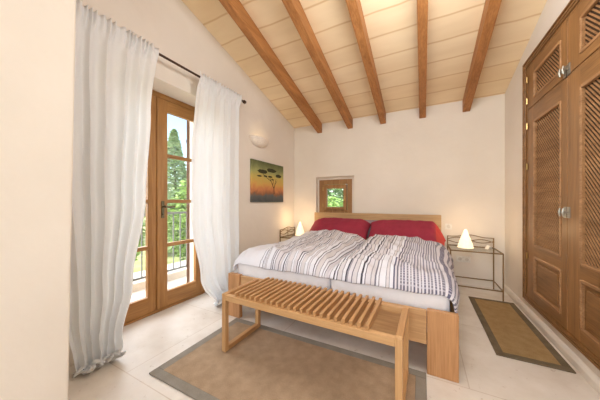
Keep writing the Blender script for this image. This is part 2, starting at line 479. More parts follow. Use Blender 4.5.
# ------------------------------------------------------------------ small window in the back wall
w = thing('window_1', None, None); tag(w, kind='structure')
yw = YW+.10
a0, a1, b0, b1 = -1.715, -1.095, .93, 1.555
obj('window_frame', Bs((a0, a0+.085, yw, yw+.06, b0, b1), (a1-.085, a1, yw, yw+.06, b0, b1), (a0+.085, a1-.085, yw, yw+.06, b1-.085, b1), (a0+.085, a1-.085, yw, yw+.06, b0, b0+.085)), M['winwood'], w, bevel=.005)
s = obj('window_sash', Bs((a0+.092, -1.555, yw-.03, yw+.03, b0+.085, b1-.092), (-1.245, a1-.092, yw-.03, yw+.03, b0+.085, b1-.092),
        (-1.555, -1.245, yw-.03, yw+.03, 1.392, b1-.092), (-1.555, -1.245, yw-.03, yw+.03, b0+.085, 1.062)), M['winwood'], w, bevel=.006)
obj('glass_pane', B(-1.555, -1.245, yw+.01, yw+.016, 1.062, 1.392), M['glass'], s)
obj('window_hinge', Bs((a0+.078, a0+.092, yw-.022, yw-.012, 1.06, 1.12), (a0+.078, a0+.092, yw-.022, yw-.012, 1.36, 1.42)), M['brass'], w)
obj('window_latch', Bs((a1-.13, a1-.11, yw-.04, yw-.015, 1.18, 1.26)), M['brass'], w, bevel=.004)

# made-up rear window, unseen behind the camera, for extra light
w2 = thing('added_rear_window', None, None); tag(w2, kind='structure')
yb = YF-.12
obj('window_frame', Bs((-1.2, -1.13, yb, yb+.06, .9, 2.9), (.63, .7, yb, yb+.06, .9, 2.9), (-1.13, .63, yb, yb+.06, .9, .97), (-1.13, .63, yb, yb+.06, 2.83, 2.9), (-.28, -.22, yb, yb+.06, .97, 2.83)), M['winwood'], w2)
obj('glass_pane', B(-1.13, .63, yb+.02, yb+.026, .97, 2.83), M['glass'], w2)

# ------------------------------------------------------------------ built-in wardrobe (front in the right wall)
wr = thing('built_in_wardrobe', 'tall built-in wardrobe of brown wood with diagonal lattice doors, set in the right wall', 'wardrobe', (0, 0, 0))
FX = XR-.02       # front plane of the face frame
yA, yB, zA, zB = 1.56, 3.25, .16, 2.57
yi0, yi1, zi0, zi1 = 1.69, 3.125, .215, 2.475
obj('carcass', Bs((XR+.02, XR+.6, yA, yA+.02, zA, zB), (XR+.02, XR+.6, yB-.02, yB, zA, zB), (XR+.02, XR+.6, yA, yB, zA, zA+.02),
     (XR+.02, XR+.6, yA, yB, zB-.02, zB), (XR+.58, XR+.6, yA, yB, zA, zB)), M['ward_dark'], wr)
obj('face_frame', Bs((FX, XR+.04, yA, yi0, zA, zB), (FX, XR+.04, yi1, yB, zA, zB), (FX, XR+.04, yi0, yi1, zA, zi0), (FX, XR+.04, yi0, yi1, zi1, zB),
     (FX, XR+.04, yi0, yi1, 2.052, 2.066)), M['ward'], wr, bevel=.004)
# stepped moulding round the frame
mo = []
for k, (o_, t_) in enumerate(((0, .012), (.03, .008), (.06, .012))):
    e = .016
    mo += [(FX-t_, FX, yA+o_, yA+o_+e, zA+o_, zB-o_), (FX-t_, FX, yB-o_-e, yB-o_, zA+o_, zB-o_),
           (FX-t_, FX, yA+o_+e, yB-o_-e, zB-o_-e, zB-o_)]
    if k < 2: mo.append((FX-t_, FX, yA+o_+e, yB-o_-e, zA+o_*.7, zA+o_*.7+e*.8))
obj('frame_moulding', Bs(*mo), M['ward_h'], wr, bevel=.004)

def clip_band(y0, y1, z0, z1, c0, c1, k=1.0):
    """rectangle cut to c0 <= z - k*y <= c1"""
    poly = [(y0, z0), (y1, z0), (y1, z1), (y0, z1)]
    for sgn, c in ((1, c0), (-1, c1)):
        out = []
        for i in range(len(poly)):
            p, q = poly[i], poly[(i+1) % len(poly)]
            fp = sgn*((p[1]-k*p[0])-c); fq = sgn*((q[1]-k*q[0])-c)
            if fp >= 0: out.append(p)
            if (fp > 0 > fq) or (fp < 0 < fq):
                t = fp/(fp-fq); out.append((p[0]+(q[0]-p[0])*t, p[1]+(q[1]-p[1])*t))
        poly = out
        if len(poly) < 3: return None
    return poly
def lattice(y0, y1, z0, z1, parent):
    bm = bmesh.new()
    pitch = .034
    c = z0-y1
    while c < z1-y0:
        pl = clip_band(y0, y1, z0, z1, c, c+pitch*.40)
        if pl and len(pl) >= 3:
            prism(bm, pl, 'x', FX+.0105, FX+.0145)
        pl = clip_band(y0, y1, z0, z1, c+pitch*.10, c+pitch*.30)
        if pl and len(pl) >= 3: prism(bm, pl, 'x', FX+.0085, FX+.0105)
        c += pitch
    return obj('lattice_panel', bm, M['ward_lat'], parent)
def wdoor(y0, y1, z0, z1, openings, sides):
    """openings: (z0, z1, 'lattice'|'panel') ; sides: y range of openings"""
    s0, s1 = sides
    xf, xb = FX-.004, FX+.026
    zs = [z0]
    for a, b, _ in openings: zs += [a, b]
    zs.append(z1)
    d = obj('wardrobe_door', slab(xf, xb, [y0, s0, s1, y1], zs, {(1, 1+2*q) for q in range(len(openings))}, lambda i, j: int(i == 1)),
            [M['ward'], M['ward_h']], wr, bevel=.004)
    mb = bmesh.new()
    for a, b, kind in openings:
        e = .016
        for bx in ((s0-e*.4, s0+e, a, b), (s1-e, s1+e*.4, a, b), (s0+e, s1-e, a-e*.4, a+e), (s0+e, s1-e, b-e, b+e*.4)):
            box(mb, xf-.006, xf+.019, *bx)
        if kind == 'lattice':
            lattice(s0+e, s1-e, a+e, b-e, d)
            obj('gap_shade_board', B(xf+.0186, xf+.026, s0+.012, s1-.012, a+.012, b-.012), M['ward_dark'], d)  # dark colour stands in for the shade between the shallow slats
        else:
            bm = B(xf+.016, xf+.03, s0, s1, a, b); box(bm, xf+.004, xf+.016, s0+.06, s1-.06, a+.05, b-.05)
            obj('raised_panel', bm, M['ward_h'], d, bevel=.008)
    obj('panel_moulding', mb, M['ward_lat'], d, bevel=.005)
    return d
LO = [(.30, .635, 'panel'), (.735, 1.915, 'lattice')]
UP = [(2.135, 2.375, 'lattice')]
ym = 2.405
d1 = wdoor(ym+.003, yi1-.003, zi0+.004, 2.05, LO, (2.495, 2.985))
d2 = wdoor(yi0+.003, ym-.003, zi0+.004, 2.05, LO, (1.80, 2.245))
d3 = wdoor(ym+.003, yi1-.003, 2.068, zi1-.004, UP, (2.495, 2.985))
d4 = wdoor(yi0+.003, ym-.003, 2.068, zi1-.004, UP, (1.80, 2.245))
def catch(z, d, off):
    bm = bmesh.new()
    xf = FX-.004
    box(bm, xf-.005, xf, ym+off-.016, ym+off+.016, z-.04, z+.04)
    tube(bm, [(xf-.004, ym+off, z), (xf-.03, ym+off, z)], .006)
    tube(bm, [(xf-.03, ym+off, z-.03), (xf-.034, ym+off, z), (xf-.03, ym+off, z+.03)], [.005, .008, .005])
    obj('door_catch', bm, M['steel'], d)
for z, a, b in ((1.075, d1, d2), (2.10, d3, d4)):
    catch(z, a, .024); catch(z, b, -.024)
for z, d in ((2.36, d3), (2.15, d3), (1.90, d1), (1.5, d1), (.62, d1)):
    bm = bmesh.new(); tube(bm, [(FX-.012, yi1-.002, z-.03), (FX-.012, yi1-.002, z+.03)], .007)
    obj('hinge', bm, M['brass'], d)

# ------------------------------------------------------------------ curtains on a rod
rx, rz_ = XL+.105, 2.468
rod = thing('curtain_rod', 'thin dark brown curtain rod above the glazed door', 'curtain rod', (rx, .56, rz_))
bm = bmesh.new(); tube(bm, [(0, 0, 0), (0, 1.835, 0)], .011, 12); obj('rod', bm, M['rod'], rod, smooth=True)
bm = bmesh.new(); tube(bm, [(0, 1.835, 0), (0, 1.845, 0), (0, 1.87, 0), (0, 1.885, 0)], [.012, .022, .022, .012], 12); obj('finial', bm, M['rod'], rod)
for y in (.06, 1.80):
    bm = bmesh.new(); tube(bm, [(0, y, 0), (-.102, y, 0)], .007); tube(bm, [(-.098, y, 0), (-.104, y, 0)], .022, 12)
    obj('bracket', bm, M['rod'], rod)

def interp(tab, z):
    for (za, a), (zb, b) in zip(tab, tab[1:]):
        if za >= z >= zb:
            t = (za-z)/(za-zb); t = t*t*(3-2*t); return a+(b-a)*t
    return tab[-1][1] if z < tab[-1][0] else tab[0][1]
def curtain(name, label, lo, hi, nf, seed, xtab, pool):
    """lo, hi: tables z -> y of the two side edges; nf folds"""
    bm = bmesh.new()
    nu, nv = 220, 96
    ztop = rz_+.032
    rnd = random.Random(seed)
    ph = [rnd.uniform(0, 6.28) for _ in range(6)]
    rows = []
    Lpool = pool
    total = ztop + Lpool
    for j in range(nv+1):
        t = j/nv; s = t*total
        if s < ztop-.012: z = ztop-s; out = 0
        else: z = .012; out = s-(ztop-.012)
        y0 = interp(lo, z); y1 = interp(hi, z)
        row = []
        for i in range(nu+1):
            u = i/nu
            uu = u + .018*math.sin(2*PI*u*2.3+ph[0]) + .012*math.sin(2*PI*u*5.1+ph[1]) + .010*fbm((u*3, z*.5, seed))
            if z > rz_-.12:      # gathered heading
                k = min(1, (z-(rz_-.12))/.10)
            else: k = 0
            big = math.sin(2*PI*uu*nf+ph[2]) + .35*math.sin(2*PI*uu*nf*2+ph[3]+z*.6)
            sm = math.sin(2*PI*uu*nf*3.1+ph[4]+1.2*math.sin(9*u))
            amp = .013+.012*min(1, (ztop-z)/1.1)
            if z > rz_-.02: amp = .010
            x = amp*(big*(1-.55*k)+sm*.4*k*1.3) + .012*fbm((u*5, z*1.5, seed+3))*(1-k) + interp(xtab, z)
            x += k*.011*(1+sm)
            if z > rz_-.03: x = max(x, .0) + .016
            elif z > rz_-.12: x += .016*(z-(rz_-.12))/.09
            y = y0+(y1-y0)*u + .006*math.cos(2*PI*uu*nf+ph[2])*(1-k)
            zz = z
            if j == 0: zz += .006*sm
            if out > 0:           # cloth lying in a crumpled heap on the floor
                q = out/Lpool
                n = fbm((u*9, q*3, seed+8)); n2 = fbm((u*22, q*6, seed+5), 2)
                x += .14*math.sin(q*PI*.9)*(.7+.4*n) + .02*n2
                zz = .012 + .075*math.sin(min(1, q*1.0)*PI)*(.65+.7*n)*1.0 + .018*abs(n2)
                y += .03*n
                zz = max(zz, .008)
            elif z < .35:
                g = (1-z/.35)
                x += g*.05*fbm((u*6, z*7, seed+11)) + g*g*.035
                zz = z
            row.append(bm.verts.new((x, y, zz)))
        rows.append(row)
    for j in range(nv):
        for i in range(nu):
            bm.faces.new((rows[j][i], rows[j][i+1], rows[j+1][i+1], rows[j+1][i]))
    o = obj(name, bm, M['curtain'], smooth=True)
    o.location = (rx, 0, 0)
    sd = o.modifiers.new('solid', 'SOLIDIFY'); sd.thickness = .0016; sd.offset = 0
    tag(o, label, 'curtain', 'white curtains of the glazed door')
    return o
curtain('curtain', 'white floor-length curtain beside the near wall, left of the glazed door',
        [(2.6, .585), (1.5, .60), (.4, .66), (0, .70)], [(2.6, 1.27), (1.9, 1.20), (1.2, 1.15), (.5, 1.04), (.12, .95), (0, .92)], 6.0, 3,
        [(2.6, 0), (1.2, .02), (0, .05)], .34)
curtain('curtain', 'white floor-length curtain beside the tree picture, right of the glazed door',
        [(2.6, 1.69), (1.6, 1.59), (1.0, 1.58), (.35, 1.68), (0, 1.86)], [(2.6, 2.345), (1.6, 2.32), (.8, 2.30), (.2, 2.27), (0, 2.22)], 5.5, 9,
        [(2.6, 0), (1.2, .01), (0, .03)], .30)

# ------------------------------------------------------------------ wall sconce and picture
bm = bmesh.new()
n = 20; rings = []
for j in range(9):
    a = j/8*PI/2
    rr = math.cos(a)**.8 if j < 8 else .02
    z = -.13*math.sin(a)
    rings.append([bm.verts.new((.13*rr*math.sin(k/n*PI), -.205*rr*math.cos(k/n*PI), z)) for k in range(n+1)])
for j in range(8):
    for k in range(n): bm.faces.new((rings[j][k], rings[j][k+1], rings[j+1][k+1], rings[j+1][k]))
o = obj('wall_sconce', bm, M['stone'], smooth=True); o.location = (XL+.001, 2.85, 2.10)
sd = o.modifiers.new('solid', 'SOLIDIFY'); sd.thickness = .008; sd.offset = -1
tag(o, 'plaster half-bowl uplight fixed high on the curtained wall above the tree picture', 'wall lamp')

def canvas_mat():
    m, nt, out = new_mat('sunset_canvas'); p = principled(nt, out, rough=.7, spec=.15)
    v = coords(nt); sep = N(nt, 'ShaderNodeSeparateXYZ'); nt.links.new(v, sep.inputs[0])
    n1 = N(nt, 'ShaderNodeTexNoise', Scale=6.0, Detail=5.0, Distortion=1.0); nt.links.new(v, n1.inputs['Vector'])
    ma = N(nt, 'ShaderNodeMath', operation='MULTIPLY_ADD'); ma.inputs[1].default_value = .30; ma.inputs[2].default_value = -.15
    nt.links.new(n1.outputs[0], ma.inputs[0])
    ad = N(nt, 'ShaderNodeMath', operation='ADD'); nt.links.new(ma.outputs[0], ad.inputs[0])
    dv = N(nt, 'ShaderNodeMath', operation='DIVIDE'); dv.inputs[1].default_value = .62
    nt.links.new(sep.outputs[2], dv.inputs[0]); nt.links.new(dv.outputs[0], ad.inputs[1])
    c = ramp(nt, ad.outputs[0], [(0, rgb(76, 82, 84)), (.17, rgb(104, 106, 104)), (.23, rgb(150, 104, 78)), (.32, rgb(204, 136, 92)), (.44, rgb(214, 168, 96)),
                                  (.60, rgb(204, 184, 104)), (.74, rgb(168, 170, 112)), (.86, rgb(128, 134, 90)), (1, rgb(98, 102, 70))])
    nt.links.new(c, p.inputs['Base Color'])
    return m
pic = thing('tree_picture', 'unframed sunset canvas with dark flat-topped tree, hanging on the curtained wall', 'picture', (XL, 3.09, 1.148))
obj('canvas', B(.002, .03, -.43, .43, 0, .62), canvas_mat(), pic, bevel=.003)
M['ink'] = simple('dark_paint', rgb(58, 48, 34), .7)
M['leafpaint'] = simple('olive_black_paint', rgb(62, 60, 36), .7)
bm = bmesh.new()
def stroke(pts, r): tube(bm, [(.031, y, z) for y, z in pts], r, 6)
# y grows to the right as seen from the room
stroke([(.14, .13), (.135, .22), (.10, .27), (.06, .33), (.01, .40)], [.010, .009, .008, .006, .004])
stroke([(.135, .22), (.16, .28), (.18, .34), (.20, .38)], [.008, .007, .005, .004])
stroke([(.10, .27), (.12, .33), (.06, .41)], [.006, .005, .004])
stroke([(.06, .33), (-.06, .38), (-.18, .44)], [.006, .005, .003])
stroke([(.16, .28), (.23, .36)], [.005, .003])
for v in bm.verts: v.co.x = .031+(v.co.x-.031)*.15
obj('painted_trunk', bm, M['ink'], pic)
bm = bmesh.new()
def blob(cy, cz_, ry, rz2, seed):
    vs = []
    for k in range(26):
        a = 2*PI*k/26; f = 1+.28*noise.noise(Vector((math.cos(a)*2, math.sin(a)*2, seed)))
        vs.append((cy+ry*f*math.cos(a), cz_+rz2*f*math.sin(a)*(1 if math.sin(a) > 0 else .7)))
    prism(bm, vs, 'x', .0302, .0325)
for a in ((-.17, .46, .12, .035, 1), (.07, .50, .13, .036, 2), (.27, .43, .085, .032, 3), (-.10, .40, .05, .014, 4), (.03, .40, .06, .016, 5), (-.25, .39, .06, .014, 6), (.10, .36, .04, .012, 7)): blob(*a)
obj('painted_crown', bm, M['leafpaint'], pic)

# ------------------------------------------------------------------ bed
bed = thing('double_bed', 'oak double bed with thick flat legs and a low plank headboard', 'bed', (-.7765, 1.79, 0))
bx0, bx1 = -1.755+.7765, .203+.7765
YH = 3.86-1.79
obj('headboard', B(-1.72+.7765, .23+.7765, YH, YH+.045, .02, .966), M['head'], bed, bevel=.006)
obj('leg', B(bx0, bx0+.148, 0, .045, 0, .428), M['oak_z'], bed, bevel=.004)
obj('leg', B(bx1-.178, bx1, 0, .045, 0, .428), M['oak_z'], bed, bevel=.004)
obj('leg', B(bx0, bx0+.12, YH-.05, YH-.002, 0, .40), M['oak_z'], bed, bevel=.004)
obj('leg', B(bx1-.12, bx1, YH-.05, YH-.002, 0, .40), M['oak_z'], bed, bevel=.004)
obj('foot_board', B(bx0+.15, bx1-.18, .012, .042, .19, .418), M['oak'], bed, bevel=.004)
obj('side_rail', B(bx0, bx0+.03, .047, YH-.052, .19, .40), M['oak'], bed, bevel=.004)
obj('side_rail', B(bx1-.03, bx1, .047, YH-.052, .19, .40), M['oak'], bed, bevel=.004)
bm = bmesh.new(); box(bm, bx0+.032, bx1-.032, .06, YH-.06, .20, .225)
obj('slatted_base', bm, M['oak'], bed)
def mattress(x0, x1, label):
    bm = B(x0, x1, 1.862, 3.83, .228, .545)
    bmesh.ops.bevel(bm, geom=bm.edges[:], offset=.05, segments=4, profile=.6, affect='EDGES')
    o = obj('mattress', bm, M['mattress'], smooth=True)
    o.location = (0, 0, 0)
    tag(o, label, 'mattress', 'mattresses side by side on the bed')
mattress(-1.715, -.700, 'white mattress on the window half of the oak bed')
mattress(-.690, .165, 'white mattress on the wardrobe half of the oak bed')

# ------------------------------------------------------------------ duvets
def duvet(name, label, x0, x1, over_l, over_r, mat, seed, y0, y1, hfun, footf):
    """closed quilt: u across (may hang over the mattress edges), v along the bed"""
    bm = bmesh.new(); uvl = bm.loops.layers.uv.new('UVMap')
    nu, nv = 130, 150
    XLm, XRm = -1.715, .175
    grid_t, grid_b = [], []
    R = .055
    zm = .548
    def over(s, thick):
        """arc-length position across -> (x, z, nx, nz) draped over the mattress side"""
        if s > XRm-R:
            d = s-(XRm-R)
            if d < R*PI/2: a = d/R; return XRm-R+math.sin(a)*R, zm-R+math.cos(a)*R, math.sin(a), math.cos(a)
            e = d-R*PI/2; return XRm+.12*e, zm-R-e, 1, .1
        if s < XLm+R:
            d = (XLm+R)-s
            if d < R*PI/2: a = d/R; return XLm+R-math.sin(a)*R, zm-R+math.cos(a)*R, -math.sin(a), math.cos(a)
            e = d-R*PI/2; return XLm-.12*e, zm-R-e, -1, .1
        return s, zm, 0, 1
    s0, s1 = x0-over_l, x1+over_r
    for j in range(nv+1):
        v = j/nv; rt, rb = [], []
        for i in range(nu+1):
            u = i/nu
            s = s0+(s1-s0)*u
            yf = footf(u)
            y = yf+(y1-yf)*v
            x, z, nx, nz = over(s, 0)
            eu = min(u, 1-u)*(s1-s0); ev = min(v*(y1-y0), (1-v)*(y1-y0))
            puff = min(1, eu/.14)**.5*min(1, ev/.13)**.5
            q = Vector((s, y, seed))
            wx = s+.10*noise.noise(Vector((s*1.5, y*1.5, seed+1))); wy = y+.1*noise.noise(Vector((s*1.7, y*1.3, seed+2)))
            r1 = 1-abs(noise.noise(Vector((wx*3.2+wy*1.4, wy*1.7-wx*.5, seed))))*2
            r2 = 1-abs(noise.noise(Vector((wx*8+wy*2.5, wy*4.5-wx*2, seed+5))))*2
            r3 = noise.noise(Vector((wx*2, wy*1.8, seed+9)))
            th = .012+puff*(hfun(s, y)+.034*r1+.022*r2+.030*r3)
            th = max(th, .012)
            top = Vector((x+nx*th, y, z+nz*th))
            bot = Vector((x+nx*.006, y, z+nz*.006))
            # wobble of the hem
            if v < .12:
                g = (1-v/.12)
                top.y += g*.012*noise.noise(Vector((s*9, 0, seed))); bot.y = top.y
                dz = g*g*(.035+.02*noise.noise(Vector((s*5, 2, seed))))
                top.z -= dz; bot.z -= dz
                if y < 1.875: bot.y = top.y = min(top.y, 1.862)
            # shift stripes sideways with the folds
            rt.append((bm.verts.new(top), u+.012*noise.noise(Vector((s*2, y*3, seed+4)))+.03*noise.noise(Vector((s, y*1.1, seed+14))), v))
            rb.append((bm.verts.new(bot), u, v))
        grid_t.append(rt); grid_b.append(rb)
    def face(q):
        f = bm.faces.new([a[0] for a in q])
        for lp, a in zip(f.loops, q): lp[uvl].uv = (a[1], a[2])
    for g in (grid_t, grid_b):
        for j in range(nv):
            for i in range(nu): face((g[j][i], g[j][i+1], g[j+1][i+1], g[j+1][i]))
    for j in range(nv):
        face((grid_t[j][0], grid_t[j+1][0], grid_b[j+1][0], grid_b[j][0]))
        face((grid_t[j][nu], grid_t[j+1][nu], grid_b[j+1][nu], grid_b[j][nu]))
    for i in range(nu):
        face((grid_t[0][i], grid_t[0][i+1], grid_b[0][i+1], grid_b[0][i]))
        face((grid_t[nv][i], grid_t[nv][i+1], grid_b[nv][i+1], grid_b[nv][i]))
    o = obj(name, bm, mat, smooth=True)
    tag(o, label, 'duvet', 'striped duvets on the bed')
    return o
def sm(a, b, t):
    t = max(0, min(1, (t-a)/(b-a))); return t*t*(3-2*t)
duvet('duvet', 'crumpled striped duvet on the window half of the bed, plain pale along its outer edge', -1.715, -.70, .05, .0, M['duvet_l'], 3.3, 1.84, 3.50,
      lambda s, y: .055+.035*sm(-1.7, -1.2, s)+.035*sm(2.4, 3.3, y)*sm(-1.75, -1.4, s), lambda u: 1.838-.012*u)
duvet('duvet', 'crumpled striped duvet on the wardrobe half of the bed, hanging over the side', -.715, .175, .0, .115, M['duvet_r'], 8.1, 1.83, 3.46,
      lambda s, y: .065+.035*sm(2.4, 3.3, y)-.03*sm(-.05, .17, s), lambda u: 1.832-.008*u+.0*u)

# ------------------------------------------------------------------ pillows
def pillow(name, label, cx, cy, czz, w, h, t, tilt, mat, droop_r=0, droop_l=0, seed=1, rz=0, second=None):
    bm = bmesh.new(); nu, nv = 56, 36
    T, Bt = [], []
    Rm = Matrix.Rotation(rz, 3, 'Z') @ Matrix.Rotation(tilt, 3, 'X')
    for j in range(nv+1):
        v = -1+2*j/nv; a, b = [], []
        for i in range(nu+1):
            u = -1+2*i/nu
            e = max(0, (1-abs(u)**2.6))*max(0, (1-abs(v)**2.4))
            th = t/2*e**.42
            pin = 1-.055*(1-abs(v)**3)*abs(u)**4
            pin2 = 1-.07*(1-abs(u)**3)*abs(v)**4
            x = u*w/2*pin; y = v*h/2*pin2
            wr_ = .014*fbm((x*5, y*5, seed))*min(1, e*3)+.009*noise.noise(Vector((x*14, y*9, seed)))*min(1, e*3)
            for sgn, lst in ((1, a), (-1, b)):
                p = Rm @ Vector((x, y, sgn*(th+wr_*(.5+.5*sgn)+.002)))
                xx = p.x
                if droop_r and xx > w*.34: p.z -= droop_r*((xx-w*.34)/(w*.16))**1.4
                if droop_l and xx < -w*.28: p.z -= droop_l*((-xx-w*.28)/(w*.22))**1.6
                lst.append(bm.verts.new(p))
        T.append(a); Bt.append(b)
    for g in (T, Bt):
        for j in range(nv):
            for i in range(nu):
                f = bm.faces.new((g[j][i], g[j][i+1], g[j+1][i+1], g[j+1][i]))
                if second and i > nu*.86: f.material_index = 1
    for j in range(nv):
        for k in (0, nu):
            f = bm.faces.new((T[j][k], T[j+1][k], Bt[j+1][k], Bt[j][k]))
            if second and k: f.material_index = 1
    for i in range(nu):
        for k in (0, nv): bm.faces.new((T[k][i], T[k][i+1], Bt[k][i+1], Bt[k][i]))
    o = obj(name, bm, [mat, second] if second else mat, smooth=True)
    o.location = (cx, cy, czz)
    tag(o, label, 'pillow')
    return o
p1 = pillow('pillow', 'dark red pillow leaning on the headboard below the small window', -1.19, 3.56, .735, .98, .50, .17, math.radians(32), M['red'], .07, .06, 2)
p2 = pillow('pillow', 'dark red pillow with orange end, on the side next to the wardrobe', -.22, 3.55, .735, 1.0, .50, .17, math.radians(32), M['red'], .25, .04, 5, 0, M['redor'])
for p in (p1, p2): p['group'] = 'red pillows on the bed'
pillow('pillow', 'grey pillow tucked behind the two red pillows against the headboard', -.70, 3.775, .73, .46, .30, .09, math.radians(74), M['lilac'], 0, 0, 7)

# ------------------------------------------------------------------ bench
bn = thing('slatted_bench', 'light wooden slatted bench at the foot of the bed, standing on the large rug', 'bench', (-.722, 1.525, .012), math.radians(-1.0))
L2, D2, H2 = .634, .215, .44
fr = .036
for sx in (-1, 1):
    for sy in (-1, 1):
        x = sx*(L2-fr/2); y = sy*(D2-fr/2)
        obj('leg', B(x-fr/2, x+fr/2, y-fr/2, y+fr/2, 0, H2), M['bench_z'], bn, bevel=.003)
    x = sx*(L2-fr/2)
    obj('floor_runner', B(x-fr/2, x+fr/2, -D2+fr, D2-fr, 0, fr), M['bench_y'], bn, bevel=.003)
    obj('end_bar', B(x-fr/2, x+fr/2, -D2+fr, D2-fr, H2-.045, H2), M['bench_y'], bn, bevel=.003)
for sy in (-1, 1):
    y = sy*(D2-fr/2)
    obj('long_rail', B(-L2+fr, L2-fr, y-fr/2, y+fr/2, H2-.048, H2-.004), M['bench'], bn, bevel=.003)
ns = 22
sbm = None
for k in range(ns):
    x = -L2+.128+k*.0458
    if sbm is None:
        sbm = obj('slat', Bs((-.0095, .0095, -D2+.012, D2+.0, H2-.0035, H2+.026), (-.0095, .0095, -D2+.037, D2-.037, H2-.02, H2-.0035)), M['bench_y'], bn, bevel=.002)
        sbm.location = (x, 0, 0)
    else:
        c = sbm.copy(); C.objects.link(c); c.parent = bn; c.location = (x, 0, 0)

# ------------------------------------------------------------------ rugs
def rug(name, label, x0, x1, y0, y1, b, mc, mb, rz, grp=None):
    t = thing(name, label, 'rug', ((x0+x1)/2, (y0+y1)/2, 0), rz)
    w, h = (x1-x0)/2, (y1-y0)/2
    obj('woven_field', B(-w+b, w-b, -h+b, h-b, 0, .010), mc, t)
    obj('tape_border', Bs((-w, w, -h, -h+b, 0, .011), (-w, w, h-b, h, 0, .011), (-w, -w+b, -h+b, h-b, 0, .011), (w-b, w, -h+b, h-b, 0, .011)), mb, t, bevel=.003)
    return t
rug('area_rug', 'large beige woven rug with grey border under the slatted bench', -1.625, .022, .935, 1.783, .062, M['rug'], M['rug_b'], math.radians(.3))
rug('area_rug', 'narrow golden brown runner rug with dark border beside the wardrobe', .489, .91, 2.25, 3.475, .052, M['rug2'], M['rug2_b'], 0)

# ------------------------------------------------------------------ iron bedside tables and cone lamps
def nightstand(label, loc, rz, dd=.21):
    """local: x along the width (.515), y depth (.42) with the gallery at the back (+y)"""
    t = thing('bedside_table', label, 'bedside table', loc, rz, 'iron bedside tables')
    w, d, h = .2575, dd, .552
    r0 = 1
    r = .0065
    for sx in (-1, 1):
        for sy in (-1, 1):
            bm = bmesh.new(); box(bm, sx*w-r, sx*w+r, sy*d-r, sy*d+r, 0, h if sy < 0 else .675)
            obj('leg', bm, M['iron'], t, bevel=.002)
    obj('top_frame', Bs((-w, w, -d-r, -d+r, h-.014, h), (-w, w, d-r, d+r, h-.014, h), (-w-r, -w+r, -d, d, h-.014, h), (w-r, w+r, -d, d, h-.014, h)), M['iron'], t)
    obj('lower_frame', Bs((-w, w, -d-r*.7, -d+r*.7, .105, .118), (-w, w, d-r*.7, d+r*.7, .105, .118), (-w-r*.7, -w+r*.7, -d, d, .105, .118), (w-r*.7, w+r*.7, -d, d, .105, .118)), M['iron'], t)
    obj('glass_top', B(-w+.008, w-.008, -d+.008, d-.008, h-.006, h), M['glass'], t)
    bm = bmesh.new()
    def cur(f, n=24, rr=.0055): tube(bm, [(-w+2*w*k/n, d, f(k/n)) for k in range(n+1)], rr, 6)
    cur(lambda u: .668+.028*math.sin(u*PI)**2*(1 if u < .5 else 1)+.004*math.cos(u*4*PI))
    cur(lambda u: .630+.030*math.sin(u*2*PI))
    cur(lambda u: .615-.030*math.sin(u*2*PI))
    tube(bm, [(0, d, .552), (0, d, .69)], .005, 6)
    obj('back_gallery', bm, M['iron'], t)
    return t
nightstand('bronze iron bedside table between the bed and the wardrobe wall', (.568, 3.72, 0), 0)
nightstand('bronze iron bedside table in the corner below the tree picture', (-1.978, 3.68, 0), PI/2, .185)
def cone_lamp(label, loc):
    t = thing('table_lamp', label, 'lamp', loc, 0, 'glowing cone lamps')
    bm = bmesh.new(); lathe(bm, [(.05, 0), (.055, .004), (.052, .012), (.02, .014)], n=20)
    obj('lamp_base', bm, M['white'], t)
    bm = bmesh.new()
    n = 28; rings = []
    for j in range(15):
        q = j/14; z = .012+.232*q
        rad = .077*(1-q)**.9+.012
        rings.append([bm.verts.new(((rad*(1+.05*math.sin(k*PI)+.07*noise.noise(Vector((k*.9, q*7, 2)))))*math.cos(2*PI*k/n),
                                    (rad*(1+.07*noise.noise(Vector((k*.9, q*7, 2)))))*math.sin(2*PI*k/n), z)) for k in range(n)])
    for j in range(14):
        for k in range(n): bm.faces.new((rings[j][k], rings[j][(k+1) % n], rings[j+1][(k+1) % n], rings[j+1][k]))
    bm.faces.new(rings[0][::-1]); bm.faces.new(rings[-1])
    obj('lamp_shade', bm, M['shade'], t, smooth=False)
    return t
cone_lamp('glowing white cone lamp on the bedside table near the wardrobe', (.487, 3.68, .553))
cone_lamp('glowing white cone lamp on the corner bedside table, window side of the bed', (-1.925, 3.70, .553))
for loc, e in (((.487, 3.60, .86), 1.6), ((-1.925, 3.66, .86), 2)):
    l = bpy.data.lights.new('lamp_glow', 'POINT'); l.energy = e; l.color = (1, .68, .36); l.shadow_soft_size = .06
    o = bpy.data.objects.new('lamp_glow', l); C.objects.link(o); o.location = loc

# small white folded card on the right bedside table
bm = bmesh.new(); prism(bm, [(-.03, 0), (0, .045), (.03, 0), (.026, 0), (0, .039), (-.026, 0)], 'y', -.03, .03)
o = obj('folded_card', bm, M['white']); o.location = (.74, 3.76, .553); o.rotation_euler = (0, 0, .4)
tag(o, 'small white folded card on the bedside table near the wardrobe', 'card')
# wall sockets
def socket(label, x, z, k):
    t = thing('wall_socket', label, 'socket', (x, YW, z), 0, 'white wall sockets')
    obj('cover_plate', B(-.041*k, .041*k, -.01, -.0005, -.041, .041), M['white'], t, bevel=.003)
    bm = bmesh.new()
    for c in ([0] if k == 1 else [-.04, .04]):
        bm = bmesh.new(); tube(bm, [(c, -.014, 0), (c, -.0095, 0)], .022, 20)
        obj('socket_insert', bm, M['insert'], t)
socket('white wall socket just right of the headboard, above the bedside table', .325, .80, 1)
socket('white double wall socket low behind the iron bedside table', .50, .355, 2)

